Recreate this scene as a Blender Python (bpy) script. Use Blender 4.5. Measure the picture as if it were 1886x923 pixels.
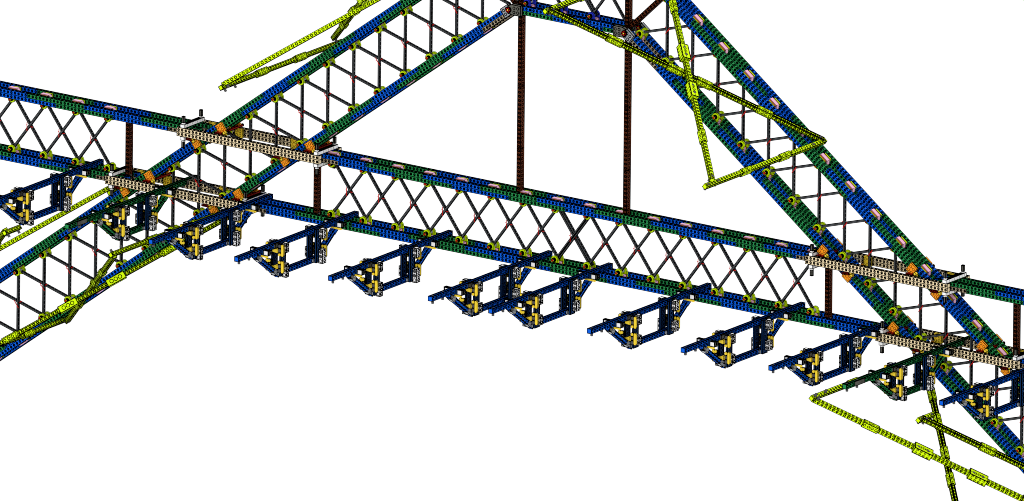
import bpy, math
from mathutils import Matrix, Vector

scene = bpy.context.scene
for o in list(bpy.data.objects):
    bpy.data.objects.remove(o)

# ------------------------------------------------------------------ camera
# one unit is one stud pitch; the picture is an orthographic view
R = Vector((0.8175, 0.5760, 0.01006)).normalized()
U = Vector((-0.16675, 0.21975, 0.96125))
U = (U - R * U.dot(R)).normalized()
B = R.cross(U)
cam = bpy.data.cameras.new("camera")
cam.type = 'ORTHO'
cam.ortho_scale = 1886 / 8.0
cam.clip_start = 1.0
cam.clip_end = 3000
cam_o = bpy.data.objects.new("camera", cam)
scene.collection.objects.link(cam_o)
loc = R * ((943 - 632.5) / 8.0) + U * ((295.2 - 461.5) / 8.0) + B * 500
cam_o.matrix_world = Matrix(((R.x, U.x, B.x, loc.x), (R.y, U.y, B.y, loc.y), (R.z, U.z, B.z, loc.z), (0, 0, 0, 1)))
scene.camera = cam_o

# ------------------------------------------------------------------ light: an even white studio surround
world = bpy.data.worlds.new("World")
scene.world = world
world.use_nodes = True
bg = world.node_tree.nodes["Background"]
bg.inputs[0].default_value = (1, 1, 1, 1)
bg.inputs[1].default_value = 1.06
sun = bpy.data.lights.new("fill_lamp", 'SUN')  # weak fill added from the camera side to offset occlusion between parts
sun.energy = 0.5
sun.angle = math.radians(20)
sun_o = bpy.data.objects.new("fill_lamp", sun)
scene.collection.objects.link(sun_o)
sun_o.rotation_euler = (-(B * 1.0 + U * 0.5 - R * 0.15)).to_track_quat('-Z', 'Y').to_euler()
scene.view_settings.view_transform = 'Standard'
scene.view_settings.look = 'None'
scene.view_settings.exposure = 0.0
scene.view_settings.gamma = 1.0
scene.cycles.pixel_filter_type = 'BLACKMAN_HARRIS'
scene.cycles.filter_width = 0.9

# ------------------------------------------------------------------ materials
def lin(c):
    c = c / 255.0
    return c / 12.92 if c <= 0.04045 else ((c + 0.055) / 1.055) ** 2.4

MATS = {}
def mat(name, rgb, rough=0.55, spec=0.06):
    m = bpy.data.materials.new(name)
    m.use_nodes = True
    nt = m.node_tree
    b = nt.nodes["Principled BSDF"]
    b.inputs["Roughness"].default_value = rough
    b.inputs["Specular IOR Level"].default_value = spec
    col = (lin(rgb[0]), lin(rgb[1]), lin(rgb[2]), 1)
    if spec > 0:
        # moulded plastic: a faint mottling of the pigment
        n = nt.nodes.new("ShaderNodeTexNoise")
        n.inputs["Scale"].default_value = 0.9
        n.inputs["Detail"].default_value = 3
        tc = nt.nodes.new("ShaderNodeTexCoord")
        mx = nt.nodes.new("ShaderNodeMix")
        mx.data_type = 'RGBA'
        mx.inputs[6].default_value = tuple(v * 0.93 for v in col[:3]) + (1,)
        mx.inputs[7].default_value = tuple(min(1, v * 1.05) for v in col[:3]) + (1,)
        nt.links.new(tc.outputs["Object"], n.inputs["Vector"])
        nt.links.new(n.outputs["Fac"], mx.inputs[0])
        nt.links.new(mx.outputs[2], b.inputs["Base Color"])
    else:
        b.inputs["Base Color"].default_value = col
    MATS[name] = m

mat('ink', (0, 0, 0), 1.0, 0.0)
mat('blue', (0, 92, 218))
mat('green', (36, 136, 74))
mat('lime', (212, 254, 0))
mat('tan', (242, 222, 180))
mat('dark_tan', (152, 140, 116))
mat('brown', (84, 37, 14))
mat('navy', (12, 50, 98))
mat('yellow', (255, 218, 58))
mat('orange', (255, 160, 36))
mat('pink', (230, 174, 202))
mat('rust', (160, 84, 20))
mat('light_grey', (165, 170, 175))
mat('mid_grey', (104, 104, 96))
mat('dark_grey', (84, 84, 84))
mat('rod_grey', (112, 116, 120))
mat('white', (250, 250, 250))
mat('red', (205, 14, 8))
mat('dark_red', (140, 18, 8))
mat('royal', (36, 52, 200))
mat('deep_blue', (0, 74, 178))
mat('deep_green', (26, 108, 56))

# ------------------------------------------------------------------ mesh builder
AX = {'-y': (Vector((1, 0, 0)), Vector((0, 0, 1)), Vector((0, -1, 0))),
      '+y': (Vector((-1, 0, 0)), Vector((0, 0, 1)), Vector((0, 1, 0))),
      '+z': (Vector((1, 0, 0)), Vector((0, 1, 0)), Vector((0, 0, 1))),
      '-z': (Vector((1, 0, 0)), Vector((0, -1, 0)), Vector((0, 0, -1))),
      '+x': (Vector((0, 1, 0)), Vector((0, 0, 1)), Vector((1, 0, 0))),
      '-x': (Vector((0, -1, 0)), Vector((0, 0, 1)), Vector((-1, 0, 0)))}

class MB:
    def __init__(s):
        s.v = []; s.f = []; s.m = []; s.names = []
    def mi(s, name):
        if name not in s.names:
            s.names.append(name)
        return s.names.index(name)
    def raw(s, vs, fs, m):
        k = len(s.v); i = s.mi(m)
        s.v += [tuple(v) for v in vs]
        for f in fs:
            s.f.append(tuple(k + a for a in f)); s.m.append(i)
    def box(s, a, b, m, ink=0.0, M=None, edges='xyz'):
        x0, y0, z0 = a; x1, y1, z1 = b
        vs = [Vector(p) for p in ((x0, y0, z0), (x1, y0, z0), (x1, y1, z0), (x0, y1, z0), (x0, y0, z1), (x1, y0, z1), (x1, y1, z1), (x0, y1, z1))]
        if M is not None:
            vs = [M @ p for p in vs]
        s.raw(vs, [(0, 3, 2, 1), (4, 5, 6, 7), (0, 1, 5, 4), (1, 2, 6, 5), (2, 3, 7, 6), (3, 0, 4, 7)], m)
        if ink:
            h = ink / 2
            if 'x' in edges:
                for y in (y0, y1):
                    for z in (z0, z1):
                        s.box((x0 - h, y - h, z - h), (x1 + h, y + h, z + h), 'ink', 0, M)
            if 'y' in edges:
                for x in (x0, x1):
                    for z in (z0, z1):
                        s.box((x - h * .96, y0 + h, z - h * .96), (x + h * .96, y1 - h, z + h * .96), 'ink', 0, M)
            if 'z' in edges:
                for x in (x0, x1):
                    for y in (y0, y1):
                        s.box((x - h * .92, y - h * .92, z0 + h), (x + h * .92, y + h * .92, z1 - h), 'ink', 0, M)
    def ring(s, c, ax, r0, r1, m='ink', seg=10, lift=0.022, M=None):
        e1, e2, n = AX[ax]
        c = Vector(c) + n * lift
        vs = []
        for k in range(seg):
            a = 2 * math.pi * (k + .5) / seg
            d = e1 * math.cos(a) + e2 * math.sin(a)
            vs.append(c + d * r1)
            if r0 > 0:
                vs.append(c + d * r0)
        if M is not None:
            vs = [M @ p for p in vs]
        if r0 > 0:
            s.raw(vs, [(2 * k, 2 * ((k + 1) % seg), 2 * ((k + 1) % seg) + 1, 2 * k + 1) for k in range(seg)], m)
        else:
            s.raw(vs, [tuple(range(seg))], m)
    def cyl(s, p0, p1, r0, r1, m, seg=14, cap='', ink=0.0):
        p0 = Vector(p0); p1 = Vector(p1)
        d = (p1 - p0).normalized()
        a = Vector((0, 0, 1)) if abs(d.z) < .9 else Vector((1, 0, 0))
        e1 = d.cross(a).normalized(); e2 = d.cross(e1)
        ang = [2 * math.pi * (k + .5) / seg for k in range(seg)]
        vs = [p0 + (e1 * math.cos(t) + e2 * math.sin(t)) * r0 for t in ang] + [p1 + (e1 * math.cos(t) + e2 * math.sin(t)) * r1 for t in ang]
        s.raw(vs, [(k, (k + 1) % seg, seg + (k + 1) % seg, seg + k) for k in range(seg)], m)
        s.raw(vs, [tuple(reversed(range(seg))), tuple(range(seg, 2 * seg))], cap or m)
        if ink:
            for p, r, sg in ((p0, r0, -1), (p1, r1, 1)):
                q = p + d * sg * 0.015
                vs = []
                for t in ang:
                    w = e1 * math.cos(t) + e2 * math.sin(t)
                    vs += [q + w * (r + ink * .35), q + w * max(r - ink, 0.01)]
                s.raw(vs, [(2 * k, 2 * ((k + 1) % seg), 2 * ((k + 1) % seg) + 1, 2 * k + 1) for k in range(seg)], 'ink')
    def prism(s, pts, y0, y1, m, ink=0.0, plane='xz'):
        # outline given in x,z (or y,z), extruded along the other axis
        n = len(pts)
        if plane == 'xz':
            g = lambda p, t: Vector((p[0], t, p[1]))
        else:
            g = lambda p, t: Vector((t, p[0], p[1]))
        vs = [g(p, y0) for p in pts] + [g(p, y1) for p in pts]
        s.raw(vs, [(k, (k + 1) % n, n + (k + 1) % n, n + k) for k in range(n)] + [tuple(reversed(range(n))), tuple(range(n, 2 * n))], m)
        if ink:
            for k in range(n):
                for t in (y0, y1):
                    s.bar(g(pts[k], t), g(pts[(k + 1) % n], t), ink, 'ink')
                s.bar(g(pts[k], y0), g(pts[k], y1), ink, 'ink')
    def bar(s, p0, p1, w, m):
        p0 = Vector(p0); p1 = Vector(p1); d = p1 - p0
        L = d.length
        if L < 1e-5:
            return
        q = d.to_track_quat('X', 'Z').to_matrix().to_4x4()
        s.box((0, -w / 2, -w / 2), (L, w / 2, w / 2), m, 0, Matrix.Translation(p0) @ q)
    def mesh(s, name):
        me = bpy.data.meshes.new(name)
        me.from_pydata(s.v, [], s.f)
        for n in s.names:
            me.materials.append(MATS[n])
        me.polygons.foreach_set('material_index', s.m)
        me.update()
        return me

CACHE = {}
COL = scene.collection.objects
def cached(key, fn):
    if key not in CACHE:
        b = MB(); fn(b)
        CACHE[key] = b.mesh(key[0])
    return CACHE[key]

def part(name, key, fn, parent, M=None, label=None):
    o = bpy.data.objects.new(name, cached((name,) + tuple(key), fn))
    COL.link(o)
    o.parent = parent
    if M is not None:
        o.matrix_basis = M
    if label:
        o['label'] = label
    return o

def thing(name, label, cat, M=None, group=None):
    o = bpy.data.objects.new(name, None)
    o.empty_display_size = 1
    COL.link(o)
    if M is not None:
        o.matrix_basis = M
    o['label'] = label; o['category'] = cat
    if group:
        o['group'] = group
    return o

T = lambda x, y, z: Matrix.Translation((x, y, z))
INK = 0.12

# ------------------------------------------------------------------ holed beam, length L studs, x from 0 to L, y 0..1, z -.5..+.5
def beam(L, col, faces=('-y', '+z'), w=1.0, h=1.0, ro=.36, ri=.05, dense=(), capring=False, ink=INK, thin=False):
    def fn(b):
        e = .012
        b.box((e, e, -h / 2 + e), (L - e, w - e, h / 2 - e), col, ink)
        for k in range(int(round(L))):
            x = k + .5
            for f in faces:
                c = {'-y': (x, e, 0), '+y': (x, w - e, 0), '+z': (x, w / 2, h / 2 - e), '-z': (x, w / 2, -h / 2 + e)}[f]
                if thin:
                    b.ring(c, f, .27, .37)
                else:
                    b.ring(c, f, ri, ro)
        for f in dense:
            for t in (-.27, .27):
                if f == '+z':
                    b.box((0, w / 2 + t - .11, h / 2 - e), (L, w / 2 + t + .11, h / 2 + .03), 'ink')
                elif f == '-z':
                    b.box((0, w / 2 + t - .06, -h / 2 - .03), (L, w / 2 + t + .06, -h / 2 + e), 'ink')
                elif f == '-y':
                    b.box((0, -.03, t - .06), (L, e, t + .06), 'ink')
                elif f == '+y':
                    b.box((0, w - e, t - .06), (L, w + .03, t + .06), 'ink')
    return fn

def beam_part(name, parent, L, col, M, **kw):
    return part(name, (round(L, 2), col, str(sorted(kw.items()))), beam(L, col, **kw), parent, M)

def segs(u0, u1, phase, over=()):
    """alternating 16 stud beams: green from phase, blue from phase+16"""
    cuts = {u0, u1}
    k = math.floor((u0 - phase) / 16)
    p = phase + 16 * k
    while p < u1:
        if p > u0:
            cuts.add(p)
        p += 16
    for a, b2, c in over:
        for q in (a, b2):
            if u0 < q < u1:
                cuts.add(q)
    cuts = sorted(cuts)
    out = []
    for a, b2 in zip(cuts, cuts[1:]):
        mid = (a + b2) / 2
        c = 'green' if math.floor((mid - phase) / 16) % 2 == 0 else 'blue'
        for oa, ob, oc in over:
            if oa <= mid <= ob:
                c = oc
        out.append((a, b2, c))
    return out

# ------------------------------------------------------------------ truss pieces
def node_block(b):
    b.box((-1.2, 1.95, -1.4), (1.1, 3.05, .5), 'pink', .05)
    b.prism([(1.1, .5), (1.6, -.35), (1.25, -.6), (1.1, -.3)], 2.05, 2.95, 'pink', .05)
def spacer(b):
    b.box((-1.0, -.22, -1.3), (1.0, .22, .34), 'rust', .04)
def washer(col):
    def fn(b):
        pts = [(math.cos(math.radians(a)) * .9, -2.0 + math.sin(math.radians(a)) * .9) for a in range(-180, 1, 20)]
        pts += [(1.0, -1.3), (-1.0, -1.3)]
        b.prism(pts, -.24, .2, col, .06)
        b.ring((0, -.24, -2.0), '-y', .3, .44)
    return fn
def flange(col):
    def fn(b):
        b.box((-1.0, -.19, -1.3), (1.0, .19, .36), col, .06)
    return fn
def bush(b):
    b.cyl((0, 2.2, -2), (0, 3.5, -2), .42, .42, 'light_grey', 12, ink=.06)
def node_pin(b):
    b.cyl((0, .75, -2), (0, 1.57, -2), .5, .55, 'ink', 12)
    b.cyl((0, .68, -2), (0, .75, -2), .22, .22, 'red', 8)
    for k in range(6):
        a = math.pi * k / 3
        b.box((math.cos(a) * .36 - .055, .7, -2 + math.sin(a) * .36 - .055), (math.cos(a) * .36 + .055, .76, -2 + math.sin(a) * .36 + .055), 'yellow')

def rod(b):
    h = .22; L = 15
    b.box((-h, -h, -L / 2), (h, h, L / 2), 'rod_grey', .15)
    for k in range(int(L)):
        z = -L / 2 + .5 + k
        b.box((-h - .02, -.07, z - .36), (h + .02, .07, z + .36), 'ink')
    b.box((-.055, -h - .02, -L / 2), (.055, h + .02, L / 2), 'ink')
def tie(b):
    b.bar((-.42, -.72, -1.1), (-.42, -.72, .95), .12, 'red')
    b.bar((-.68, -.72, .4), (-.42, -.72, .15), .09, 'red')
    b.bar((.1, -.2, -.1), (.85, -.2, -.12), .14, 'red')

def node(parent, u, lower, col):
    M = T(u, 0, 0) if not lower else Matrix.Translation((u, 0, -16)) @ Matrix.Diagonal((1, 1, -1, 1))
    n = part('node_connector', (), node_block, parent, M)
    for y in (1.74, 3.26):
        part('spacer_plate', (), spacer, n, T(0, y, 0))
    for y in (1.29, 3.71):
        part('flange_plate', (col,), flange(col), n, T(0, y, 0))
    part('washer', (col,), washer(col), n, T(0, 1.75, 0))
    part('washer', (col,), washer(col), n, T(0, 3.75, 0))
    part('bush', (), bush, n)
    part('node_pin', (), node_pin, n)

ROD_A = math.atan2(9, 12)
def brace(parent, ua, ub, y):
    # from upper node ua to lower node ub
    s = 1 if ub > ua else -1
    M = T((ua + ub) / 2, y, -8) @ Matrix.Rotation(-s * ROD_A, 4, 'Y')
    return part('brace_rod', (), rod, parent, M)

def truss(name, label, M, upper, lower, phases, nodes, over, first_front, col='lime', group=None, skip_nodes=(), dense_top=True, ties=True, extra=(), bottom_dense=False):
    """upper, lower: (u0,u1) or None; phases: four green phases (rows 1,2 of upper, rows 1,2 of lower)"""
    t = thing(name, label, 'truss', M, group)
    rows = []
    if upper:
        rows += [(0, upper, phases[0], over.get(0, ()), '+z'), (-1, upper, phases[1], over.get(1, ()), '-z')]
    if lower:
        rows += [(-15, lower, phases[2], over.get(2, ()), '+z'), (-16, lower, phases[3], over.get(3, ()), '-z')]
    for z, (u0, u1), ph, ov, f2 in rows:
        for a, b2, c in segs(u0, u1, ph, ov):
            for y in (0, 4):
                d = ()
                if f2 == '+z' and dense_top:
                    d = ('+z',)
                if f2 == '-z' and bottom_dense:
                    d = ('-z',)
                kw = dict(h=1.12) if (y == 4 and f2 == '-z') else {}
                beam_part('chord_beam', t, b2 - a, c, T(a, y, z), faces=('-y', f2), dense=d, **kw)
    for u in nodes:
        if upper and upper[0] + 1 < u < upper[1] - 1:
            node(t, u, False, col)
        if lower and lower[0] + 1 < u < lower[1] - 1:
            node(t, u, True, col)
    ns = sorted(nodes)
    for a, b2 in zip(ns, ns[1:]):
        if (a, b2) in skip_nodes:
            continue
        # back-slash rod and slash rod cross in the middle of each bay
        yb, ya = (2.35, 3.05) if first_front else (3.05, 2.35)
        brace(t, a, b2, ya)
        brace(t, b2, a, yb)
        if (a, b2) in extra:
            o = brace(t, a + .7, b2 + .7, ya)
            o = brace(t, b2 + .45, a + .45, yb)
        if ties:
            part('cross_tie', (first_front,), tie, t, T((a + b2) / 2, 2.7, -8) @ (Matrix.Identity(4) if first_front else Matrix.Diagonal((-1, 1, 1, 1))))
    return t

LEFT = Matrix(((.8, 0, -.6, -9.61), (0, 1, 0, 0), (.6, 0, .8, 21.52), (0, 0, 0, 1)))
RIGHT = Matrix(((.8, 0, .6, 99.4), (0, 1, 0, 0), (-.6, 0, .8, 48.46), (0, 0, 0, 1)))

gnodes = [4.5 + 9 * k for k in range(-1, 15)]
truss('girder_truss', 'long horizontal blue and green lattice girder spanning between the two sloping legs', Matrix.Identity(4),
      (-10.5, 136.5), (-30.5, 156.5), (6.5, 14.5, 18.5, -5.5 + 32), gnodes,
      {1: [(-10.5, -1.5, 'dark_tan'), (127.5, 136.5, 'dark_tan')], 3: [(-30.5, -21.5, 'dark_tan'), (147.5, 156.5, 'dark_tan')]},
      True, group='horizontal lattice girders', extra=[(58.5, 67.5)])
truss('girder_truss', 'short end of horizontal lattice girder running off the left edge, beyond the left leg', Matrix.Identity(4),
      (-120.5, -40.5), (-120.5, -60.5), (-89, -81, -77.5, -69.5 - 32 + 16), [-67.5 - 9 * k for k in range(5)],
      {0: [(-46, -40.5, 'green')], 1: [(-49.5, -40.5, 'dark_tan')], 3: [(-69.5, -60.5, 'dark_tan')]}, True, group='horizontal lattice girders')
truss('girder_truss', 'short end of horizontal lattice girder running off the right edge, beyond the right leg', Matrix.Identity(4),
      (166.5, 214.5), (186.5, 214.5), (167.5, 143.5, 174.5, 182.5), [],
      {1: [(166.5, 175.5, 'dark_tan')], 3: [(186.5, 195.5, 'dark_tan')]}, True, group='horizontal lattice girders')
truss('crown_truss', 'level lattice girder at the very top with dark blue washers, joining the two legs', T(0, 0, 60),
      (46.5, 79.5), (48.5, 77.5), (100.5, 100.5, 100.5, 42.5), [50.0, 59.0, 68.0, 76.6],
      {0: [(40, 80, 'blue')], 1: [(40, 80, 'blue')], 2: [(40, 80, 'blue')], 3: [(40, 58.5, 'green'), (58.5, 72.5, 'blue'), (72.5, 80, 'green')]}, True, col='royal', extra=[(59.0, 68.0)])

lt = truss('leg_truss', 'blue and green lattice leg sloping up from the lower left corner to the crown', LEFT,
      (-128.5, 72), (-128.5, 56.5), (-.5, -8.5, -5.5, 2.5 - 16), [2.75 + 9 * k for k in range(-14, 7)],
      {3: [(48.5, 56.5, 'dark_tan')]}, True, group='sloping lattice legs', bottom_dense=True)
rt = truss('leg_truss', 'blue and green lattice leg sloping down from the crown to the lower right corner', RIGHT,
      (-40, 143.5), (-13, 143.5), (-2.5, 5.5, 2.5, 10.5), [6.5 + 9 * k for k in range(-2, 15)],
      {3: [(-13, -2.5, 'dark_tan')]}, False, group='sloping lattice legs', dense_top=False)

# ------------------------------------------------------------------ tan clamps where the girder meets a leg
def plate4(col, r):
    """2 x 2 plate facing -y with four studs"""
    def fn(b):
        b.box((-1.05, -.35, -1.15), (1.05, .1, 1.15), col, .1)
        for x in (-.5, .5):
            for z in (-.5, .5):
                b.cyl((x, -.35, z), (x, -.5, z), r, r, col, 12, ink=.08)
    return fn
def hinge(b):
    b.cyl((-.35, -.2, 0), (-.35, .4, 0), .4, .4, 'yellow', 12, ink=.12)
    b.box((-.6, -.1, -.9), (.1, .4, -.1), 'yellow', .08)
def redpin(b):
    for k in range(3):
        b.cyl((-.7 + k * .55, -.6, .15 * (k % 2)), (-.7 + k * .55, .4, .15 * (k % 2)), .24, .24, 'dark_red', 8, ink=.12)
    b.box((-.95, -.2, -.35), (.8, .3, .05), 'dark_red', .1)
def cross_axle(b):
    b.box((-.22, 0, -.22), (.22, 5.6, .22), 'dark_red', .13)
    b.cyl((0, 5.6, 0), (0, 6.0, 0), .4, .4, 'ink', 10)
    b.cyl((0, 5.4, .0), (0, 5.6, .0), .3, .3, 'red', 10)
def endbar(b):
    b.box((-.55, -2, -.4), (.55, 6.1, .4), 'white', .1)
    for k in range(8):
        b.ring((0, -1.5 + k, .4), '+z', .1, .42)
        b.box((.56, -1.7 + k, -.2), (.575, -1.62 + k, .25), 'dark_grey')
    b.box((-.45, -1.6, .4), (.5, 6.0, .55), 'ink')
def stub(b):
    b.cyl((0, 0, 0), (0, 0, .3), .42, .42, 'white', 10, ink=.14)
    b.box((-.24, -.24, .35), (.24, .24, 1.75), 'mid_grey', .2)

def clamp(x0, z0, side, label):
    t = thing('girder_clamp', label, 'clamp', T(x0 - .5, 0, z0), 'tan clamps where girder and legs cross')
    for y in (-2, 6):
        for z in (0, -1):
            for a, L in ((0, 24), (24, 16)):
                beam_part('clamp_beam', t, L, 'tan', T(a, y, z), faces=('-y', '+z' if z == 0 else '-z'), dense=('+z',) if z == 0 else ())
    fx = (lambda i: i + .5) if side < 0 else (lambda i: 39.5 - i)
    for i in (1.0, 38.6):
        for z, s in ((.95, 1), (-1.98, -1)):
            o = part('tie_bar', (), endbar, t, T(i + .5, 0, z) @ Matrix.Diagonal((1, 1, s, 1)))
            for y in (-1.5, 5.5):
                part('axle_stub', (), stub, o, T(0, y, .46))
    rot = Matrix.Rotation(math.radians(-36.87 if side < 0 else 36.87), 4, 'Y')
    for i, z in ((10.7, 1.8), (3.8, -2.9), (35.8, 1.8), (28.7, -2.9)):
        p = part('stud_plate', ('o',), plate4('orange', .33), t, T(fx(i), -.2, z) @ rot)
        part('stud_plate', ('o',), plate4('orange', .33), t, T(fx(i), 5.6, z) @ rot)
        if z > 0:
            part('red_pin', (), redpin, t, T(fx(i) - .1, -.8, .75))
            part('hinge', (), hinge, t, T(fx(i) + 1.7 , -.9, 1.0))
            part('cross_axle', (), cross_axle, t, T(fx(i) + 1.0, 1.0, 1.1))
        else:
            part('red_pin', (), redpin, t, T(fx(i) - 1.6 if side < 0 else fx(i) - .1, -.8, z + .75))
            part('hinge', (), hinge, t, T(fx(i) - .3 if side < 0 else fx(i) + 1.6, -.8, z + 1.0))
    for i in (4.2, 11.6, 27.3, 35.6):
        part('stud_plate', ('y',), plate4('yellow', .33), t, T(fx(i), 5.85, -.5))
    return t

clamp(-45, 0, -1, 'upper of two tan clamps with white end bars on the left leg')
clamp(-65, -15, -1, 'lower of two tan clamps on the left leg, behind the green carriage')
clamp(132, 0, 1, 'upper of two tan clamps with white end bars on the right leg')
clamp(152, -15, 1, 'lower of two tan clamps on the right leg, cut by the right edge')

# ------------------------------------------------------------------ brown posts
def post_fn(h, cuts):
    def fn(b):
        zs = [0] + list(cuts) + [h]
        for a, c in zip(zs, zs[1:]):
            b.box((-.46, -.7, a + .01), (.46, .7, c - .01), 'brown', .16)
        k = 0
        while k + .5 < h:
            b.ring((0, -.7, k + .5), '-y', .1, .38)
            b.ring((.46, 0, k + .5), '+x', .2, .44)
            k += 1
    return fn
def post(name, label, x, z0, h, group, ang=0, y=2.5, cuts=()):
    t = thing(name, label, 'post', T(x, y, z0) @ Matrix.Rotation(ang, 4, 'Y'), group)
    part('post_beam', (h, cuts), post_fn(h, cuts), t)
    part('base_pin', (), lambda b: b.cyl((-.46, 0, .5), (.7, 0, .5), .2, .2, 'dark_grey', 8), t)
    return t
post('tall_post', 'left of the two tall brown posts between girder and crown', 48, -1.3, 64, 'tall brown posts', cuts=(12, 27, 42))
post('tall_post', 'right of the two tall brown posts between girder and crown', 78, -1.3, 64, 'tall brown posts', cuts=(12, 27, 42))
sp = 'short brown posts inside the girders'
post('short_post', 'short brown post in the girder end at far left', -62, -15.3, 14, sp)
post('short_post', 'short brown post in the long girder close to the left leg', -9, -15.3, 14, sp)
post('short_post', 'short brown post in the long girder close to the right leg', 135, -15.3, 14, sp)
post('short_post', 'short brown post in the girder end at far right edge', 188, -15.3, 14, sp)
post('slanted_post', 'slanting brown strut rising rightward from the right crown joint', 79.0, 45.2, 15, 'slanting brown struts at the crown', math.radians(46), 2.0)
post('slanted_post', 'slanting brown strut rising leftward from the left crown joint, cut by the top edge', 47.0, 45.2, 15, 'slanting brown struts at the crown', math.radians(-46), 2.0)

# ------------------------------------------------------------------ joints at the crown
def gusset(b):
    pts = [(-1.6, -1.2), (1.5, -1.2), (1.5, 1.2), (-1.0, 1.2)]
    for k in range(4):
        a = math.radians(130 + k * 35)
        pts.append((-1.3 + 1.2 * math.cos(a), 1.2 * math.sin(a)))
    pts = [(1.5, -1.2), (1.5, 1.2), (-1.0, 1.2), (-1.9, .8), (-2.3, 0), (-1.9, -.8), (-1.0, -1.2)]
    b.prism(pts, -.9, -.1, 'mid_grey', .18)
    for x in (-.2, .85):
        for z in (-.5, .5):
            b.cyl((x, -.9, z), (x, -1.05, z), .34, .34, 'mid_grey', 12, ink=.16)
def legplate(b):
    b.box((-1.2, -.8, -1.2), (1.2, -.1, 1.2), 'light_grey', .16)
    for x in (-.5, .5):
        for z in (-.5, .5):
            b.cyl((x, -.8, z), (x, -.95, z), .34, .34, 'light_grey', 12, ink=.16)
def joint_pin(b):
    b.cyl((0, -1.3, 0), (0, -.2, 0), .75, .75, 'ink', 12)
    for k in range(5):
        a = 2 * math.pi * k / 5
        b.cyl((math.cos(a) * .45, -1.42, math.sin(a) * .45), (math.cos(a) * .45, -1.3, math.sin(a) * .45), .13, .13, 'red', 8)
    b.cyl((0, -1.44, 0), (0, -1.3, 0), .17, .17, 'yellow', 8)
    b.ring((0, -1.44, 0), '-y', .2, .72, 'ink', 5, -.05)
for x, s, lab in ((48.6, 1, 'grey round ended hinge joint at the left end of the crown girder'), (77.4, -1, 'grey round ended hinge joint at the right end of the crown girder')):
    t = thing('crown_joint', lab, 'hinge joint', T(x, 0, 44.5), 'hinge joints at the crown')
    D = Matrix.Diagonal((s, 1, 1, 1))
    rot = Matrix.Rotation(math.radians(-36.87 * s), 4, 'Y')
    for y in (0, 5.9):
        part('gusset_plate', (), gusset, t, T(-.6 * s + .4 * s, y, 0) @ D)
        part('leg_plate', (), legplate, t, T(-2.7 * s, y, -.7) @ rot)
        part('joint_pin', (), joint_pin, t, T(-1.9 * s, y, -.1))

# ------------------------------------------------------------------ lime cross frames on the legs
def lime_bar(L):
    return beam(L, 'lime', faces=('-y', '+z', '-z'), ri=.16, ro=.36, ink=.1)
def sleeve(L):
    def fn(b):
        b.box((0, -.06, -.72), (L, 1.06, .72), 'lime', .15)
        for k in range(int(L)):
            b.ring((k + .5, -.06, 0), '-y', .2, .38)
            b.ring((k + .5, 1.06, 0), '+y', .2, .38)
            b.ring((k + .5, .5, .72), '+z', .2, .38)
            b.ring((k + .5, .5, -.72), '-z', .2, .38)
        b.box((L / 2 - .04, -.09, -.83), (L / 2 + .04, 1.09, .83), 'ink')
    return fn
def wide_sleeve(b):
    b.box((0, -.5, -.8), (4.6, 1.5, .8), 'lime', .18)
    b.box((0, .44, -.83), (4.6, .56, .83), 'ink')
    for k in range(3):
        for f, z in (('+z', .8), ('-z', -.8)):
            b.ring((k + 1.3, .5, z), f, .3, .46)
        b.ring((k * 1.1 + 1.2, 1.5, 0), '+y', .34, .52)
    for k in range(4):
        for z in (-.4, .4):
            b.ring((k + .8, -.5, z), '-y', .14, .3)
    for x in (.9, 3.4):
        b.cyl((x, .5, .8), (x, .5, .86), .32, .32, 'dark_grey', 10)
def pin_head(s):
    def fn(b):
        b.cyl((0, .5, -1.25 * s), (0, .5, .62 * s), .32, .32, 'dark_grey', 10, ink=.05)
    return fn
def frame(M, ua, ub, n0, label, s=1, wide_a=False, short=False, styles='sfs', sl_a=(.24, .46, .565, .785), sl_b=(.2, .8)):
    """two cross bars across the leg and two crossing diagonals"""
    t = thing('cross_frame', label, 'brace frame', M @ T(ua, 0, n0), 'lime cross frames on the legs')
    Lu = ub - ua
    def bar(y0, u0, y1, u1, z, sl, wide, style, cross=False):
        d = Vector((u1 - u0, y1 - y0)); L = round(d.length)
        ang = math.atan2(d.y, d.x)
        MM = T(u0, y0, z) @ Matrix.Rotation(ang, 4, 'Z') @ T(0, -.5, 0)
        o = part('frame_bar', (L, style), lime_bar_both(L, style), t, MM)
        for q in sl:
            part('sleeve', (4,), sleeve(4), o, T(L * q - 2, 0, 0))
        for q in wide:
            part('sleeve', ('w',), wide_sleeve, o, T(L * q - 2.3, 0, 0))
        for q in ((1, 5, L - 5, L - 1) if cross and L > 10 else (1, L - 1)):
            part('pin_head', (s,), pin_head(s), o, T(q, 0, 0))
    if short:
        bar(-42, 0, -36, 0, 0, (), (), styles[0])
        bar(0, 0, 6, 0, 0, (), (), styles[0])
    else:
        bar(-42, 0, 6, 0, 0, (.34, .66), (), styles[0], True)
    bar(-42, Lu, 6, Lu, 0, (.34, .66), (), styles[0], True)
    bar(-41, 0, 5, Lu, s * .5, sl_a, (.4, .6) if wide_a else (), styles[1])
    bar(4.3, 0, -40.3, Lu, s * 1.45, sl_b, () if wide_a or (M is LEFT and short) else (.415, .59), styles[2])
    return t
def lime_bar_both(L, style):
    d = {'n': (), 's': ('-y', '+y'), 'z': ('+z', '-z'), 'f': ('+z', '-z', '-y', '+y')}[style]
    return beam(L, 'lime', faces=('-y', '+y', '+z', '-z'), ri=.17 if style == 'z' else .11, ro=.37, ink=.16 if style == 'f' else .11, dense=d)
frame(RIGHT, -18, 38.8, 1.0, 'lime cross frame high on top of the right leg, above the girder')
frame(RIGHT, 90.5, 147, -17.0, 'lime cross frame under the right leg at bottom, nearest to the viewer', -1, wide_a=True, styles='snf', sl_a=(.21, .79), sl_b=(.17, .29, .44, .56, .8))
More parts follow.
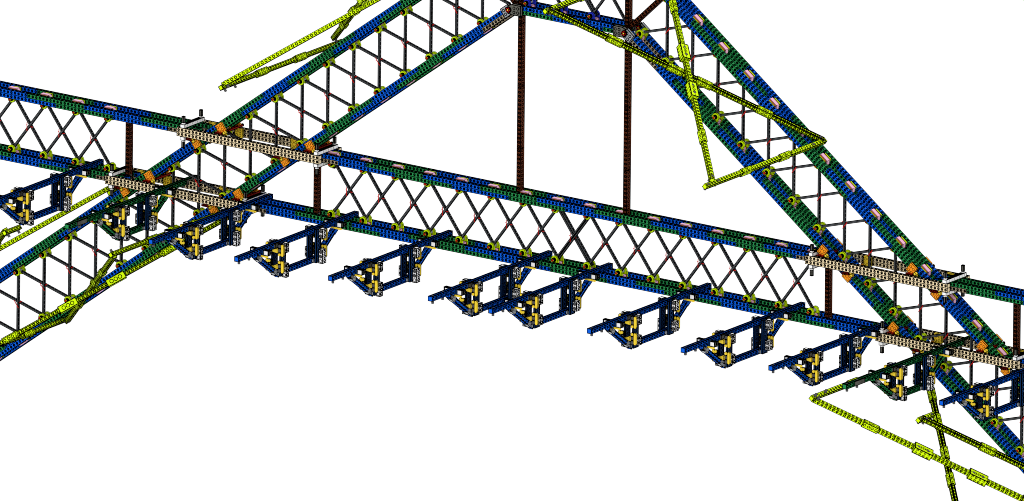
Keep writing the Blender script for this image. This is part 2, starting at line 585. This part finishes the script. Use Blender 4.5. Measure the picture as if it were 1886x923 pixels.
frame(RIGHT, 114.6, 171, 1.0, 'lime cross frame on top of the right leg below the girder, at lower right corner', short=True)
frame(LEFT, 6.2, 63, 1.0, 'lime cross frame behind the top of the left leg, above the girder', styles='fzf', sl_a=(), sl_b=(.2, .8))
frame(LEFT, -69.3, -126, 1.0, 'lime cross frame above the left leg at left edge, below the girder', short=True, styles='ffz', sl_a=(.2, .8), sl_b=())
frame(LEFT, -45.4, -102, -17.0, 'lime cross frame under the left leg, with two wide yellow green sleeves', -1, styles='fff', sl_a=(.25, .4, .75), sl_b=(.22, .8))

# ------------------------------------------------------------------ carriages hung on the lower chord
def carriage(X, dz, kind, label):
    main = 'green' if kind == 'green' else 'blue'
    g = 'carriages hanging from the lower chord'
    t = thing('hanging_carriage', label, 'carriage', T(X - .1, -42, -14.2 + dz), g)
    Ry = Matrix.Rotation(math.radians(90), 4, 'Z')          # beam x axis -> +y
    def ybeam(name, y0, y1, z, col, **kw):
        L = y1 - y0
        # beam local y 0..1 becomes world -x, so holes on its -y face look to +x
        return part(name, (L, col, str(kw)), beam(L, col, faces=('-y', '+z'), ro=.44, ri=.13, dense=('+z', '-y'), ink=.145, w=1.12, h=1.1, **kw), t, T(.56, y0, z) @ Ry)
    lo = 0
    hi = 51.5 if kind == 'green' else 48
    sf = 4.1 if kind == 'green' else 0.0
    tb = ybeam('top_beam', lo, hi, 0, main)
    for y in (1, 5, hi - 5, hi - 1):
        part('beam_pin', (), lambda b: (b.cyl((0, 0, -1.35), (0, 0, .5), .32, .32, 'dark_grey', 10), b.cyl((0, 0, .5), (0, 0, .56), .36, .36, 'dark_grey', 10, ink=.05)), tb,
             Ry.inverted() @ T(-.56, y - lo, 0))
    ybeam('lower_beam', 16 + sf, 32, -7, main)
    # sloping braces
    for nm, (ya, za), (yb, zb) in (('front', (7.4 + sf, -.9), (16.6 + sf, -7.5)), ('rear', (40.2, -.9), (31.3, -7.3))):
        d = Vector((0, yb - ya, zb - za)); L = d.length
        ang = math.atan2(zb - za, abs(yb - ya))
        sgn = 1 if yb > ya else -1
        Mb = T(0, ya, za) @ Matrix.Rotation(sgn * ang, 4, 'X')
        def fb(b, L=L, sgn=sgn):
            b.box((-.5, min(0, sgn * L), -.5), (.5, max(0, sgn * L), .5), main, .17)
            for k in range(int(L)):
                y = sgn * (k + .5)
                b.ring((.5, y, 0), '+x', .2, .44)
                b.ring((0, y, .5), '+z', .2, .4)
                b.ring((0, y, -.5), '-z', .16, .4)
            for zz in (-.36, .36):
                b.box((.5, min(0, sgn * L), zz - .05), (.52, max(0, sgn * L), zz + .05), 'ink')
            for q in (1.6, L - 2.0):
                y = sgn * q
                b.box((-.6, y - .75, -.56), (.62, y + .75, .56), 'light_grey' if sgn > 0 else main, .12)
                for yy in (-.4, 0, .4):
                    b.box((.62, y + yy - .07, -.4), (.65, y + yy + .07, .4), 'ink')
                    b.box((-.5, y + yy - .07, .56), (.5, y + yy + .07, .59), 'ink')
            b.cyl((-.75, sgn * (L - .6), 0), (.75, sgn * (L - .6), 0), .4, .4, 'mid_grey', 10, ink=.1)
            b.cyl((-.75, sgn * .7, 0), (.75, sgn * .7, 0), .4, .4, 'mid_grey', 10, ink=.1)
        part('brace_beam', (main, nm), fb, t, Mb)
    # wedge under the beam where the front brace starts
    part('brace_foot', (main,), lambda b: b.prism([(6.2, -.5), (9.2, -.5), (8.4, -1.6), (7.2, -1.3)], -.52, .52, main, .1, 'yz'), t, T(0, sf, 0))
    # posts
    def fpost(b):
        b.box((-.2, 0, -7.5), (.2, 1.85, .45), 'navy', .15)
        for k in range(8):
            z = -7.0 + k
            b.ring((.2, .92, z), '+x', .26, .46)
            b.box((.2, .2, z + .46), (.225, 1.65, z + .54), 'ink')
        b.box((.2, .12, -7.4), (.225, .3, .4), 'ink')
        b.box((.2, 1.5, -7.4), (.225, 1.8, .4), 'ink')
    for x in (-1.15, 1.15):
        for y in (15.95 + sf, 30.05):
            part('upright', (), fpost, t, T(x, y, 0))
    # spacers on the beams between the uprights
    def fsp(b):
        b.box((-.85, 0, -.45), (.85, 1.6, .45), 'mid_grey', .11)
        for k in range(4):
            b.box((-.9, .15 + .38 * k, -.48), (.9, .28 + .38 * k, .5), 'ink')
    for y in (14.2 + sf, 32.1):
        part('spacer_block', (), fsp, t, T(0, y, 0))
    def fsl(b):
        b.box((-.85, 0, -.4), (.85, .5, .4), 'light_grey', .11)
    for y in (15.4 + sf, 29.6):
        part('spacer_block', ('l',), fsl, t, T(0, y, -7))
    # white brackets (two pin heads facing the viewer)
    def fbr(h, D):
        def fn(b):
            b.box((-.5, 0, -h / 2), (.5, D, h / 2), 'white', .17)
            k = 0
            n = int(round(h))
            for k in range(n):
                z = h / 2 - (k + .5) * h / n
                b.ring((0, 0, z), '-y', .0 if k < 2 else .3, .4, 'dark_grey' if k < 2 else 'ink')
                b.ring((0, -.004, z), '-y', .34, .44)
                b.ring((.5, D * .6, z), '+x', .12, .46)
                b.ring((-.5, D * .6, z), '-x', .12, .46)
                if k:
                    b.box((-.53, .1, z + h / n / 2 - .05), (.53, D - .05, z + h / n / 2 + .05), 'ink')
            b.box((.5, .06, -h / 2 + .1), (.525, .22, h / 2 - .1), 'ink')
            b.box((-.5, .1, h / 2), (.5, D - .1, h / 2 + .03), 'ink')
            b.box((-.28, .3, h / 2 + .03), (.28, D - .3, h / 2 + .05), 'white')
        return fn
    def flev(b):
        pts = []
        for k in range(7):
            a = math.pi * k / 6
            pts.append((.36 * math.cos(a), 1.1 + .36 * math.sin(a)))
        for k in range(7):
            a = math.pi + math.pi * k / 6
            pts.append((.36 * math.cos(a), -1.1 + .36 * math.sin(a)))
        b.prism(pts, -.25, .1, 'yellow', .07)
    def fdisc(b):
        b.box((-.5, -.1, -1.35), (.42, .6, 1.35), 'ink')
        for z in (.95, -.1):
            b.cyl((0, -.2, z), (0, -.1, z), .38, .38, 'dark_grey', 12)
        b.cyl((0, -.35, -1.05), (0, -.1, -1.05), .32, .32, 'yellow', 12)
    def fwedge(b):
        b.prism([(-1.05, -.08), (-.2, -.4), (.9, -.5), (.9, .45), (.4, .5), (-.2, .2)], -.35, .35, 'yellow', .06)
        b.cyl((-1.6, -.2, -.25), (-1.6, .3, -.25), .42, .42, 'yellow', 12, ink=.08)
    for sx in (1, -1):
        tall = (sx > 0) == (kind != 'right')
        hb = 3.2 if tall else 2.2
        for front in (1, 0):
            yb_ = 16.5 + sf if front else 31.0
            D = 1.0 if front else 1.4
            part('bracket', (2.2, D), fbr(2.2, D), t, T(1.92 * sx, yb_, -.65))
            part('bracket', (hb, D), fbr(hb, D), t, T(1.92 * sx, yb_, -6.1 if tall else -5.6))
            yl = 15.5 + sf if front else 32.7
            for zc, fl in ((-1.1, 1), (-5.05, -1)):
                lv = part('lever', (), flev, t, T(2.15 * sx, yl, zc))
                part('pin_cluster', (), fdisc, lv, T(-.72 * sx, -.1, 0) @ Matrix.Diagonal((1, 1, fl, 1)))
    for zc in (-1.25, -5.1):
        part('wedge_lever', (), fwedge, t, T(.1, 15.2 + sf, zc))
        part('wedge_lever', (), fwedge, t, T(.1, 32.6, zc))
    # white hook blocks beside the beam and the yellow axle under them
    def fhook(b):
        b.box((-.62, -.5, -.65), (.62, .5, .5), 'white', .17)
        b.box((-.6, -.42, .5), (.6, .48, .56), 'ink')
        b.box((.62, -.25, -.5), (.95, .6, .5), 'mid_grey', .17)
        b.ring((.95, .2, 0), '+x', .1, .36)
    def fside(b):
        b.box((-.35, -.4, -.75), (.35, .6, .6), 'navy', .11)
    for y in (9.7 + sf, 39.1):
        for sx in (1, -1):
            hk = part('hook_block', (), fhook, t, T(1.78 * sx, y, -.25) @ Matrix.Diagonal((sx, 1, 1, 1)))
            part('hook_plate', (), fside, hk, T(-1.0, 0, 0))
        part('hook_axle', (), lambda b: (b.cyl((-1.0, 0, 0), (1.6, 0, 0), .2, .26, 'yellow', 10, ink=.06), b.cyl((1.6, 0, 0), (1.9, 0, 0), .26, .1, 'yellow', 10)), t, T(.6, y - .5, -1.2))
    def fcover(b):
        b.box((-.62, 0, -.56), (.62, 4.0, .5), 'mid_grey', .1)
        for k in range(11):
            b.box((.62, .15 + .36 * k, -.5), (.645, .27 + .36 * k, .46), 'ink')
    if kind == 'green':
        part('grey_sleeve', (), fcover, t, T(0, 3.2, 0))
        part('grey_sleeve', (), fcover, t, T(0, 47.0, 0))

CAR = [(-72.1, 0, 'left', 'blue hanging carriage cut by the left edge of the picture'),
       (-48.0, -.45, 'green', 'green hanging carriage in front of the lower tan clamp on the left leg'),
       (-24.4, 0, 'left', 'blue hanging carriage just right of the left green carriage, over the lower left lime frame'),
       (-.25, 0, 'left', 'blue hanging carriage below the short brown post next to the left leg'),
       (26.2, 0, 'left', 'blue hanging carriage midway between the short left post and the overlapping middle pair'),
       (54.3, 0, 'right', 'left of the two blue hanging carriages that overlap at the middle of the girder'),
       (71.3, 0, 'right', 'right of the two blue hanging carriages that overlap at the middle of the girder'),
       (99.1, 0, 'right', 'blue hanging carriage first to the right of the overlapping middle pair'),
       (125.5, 0, 'right', 'blue hanging carriage second to the right of the overlapping middle pair'),
       (150.2, 0, 'right', 'blue hanging carriage just left of the right green carriage'),
       (171.0, -.8, 'green', 'green hanging carriage in front of the lower tan clamp on the right leg'),
       (198.3, 0, 'right', 'blue hanging carriage cut by the right edge of the picture')]
for c in CAR:
    carriage(*c)
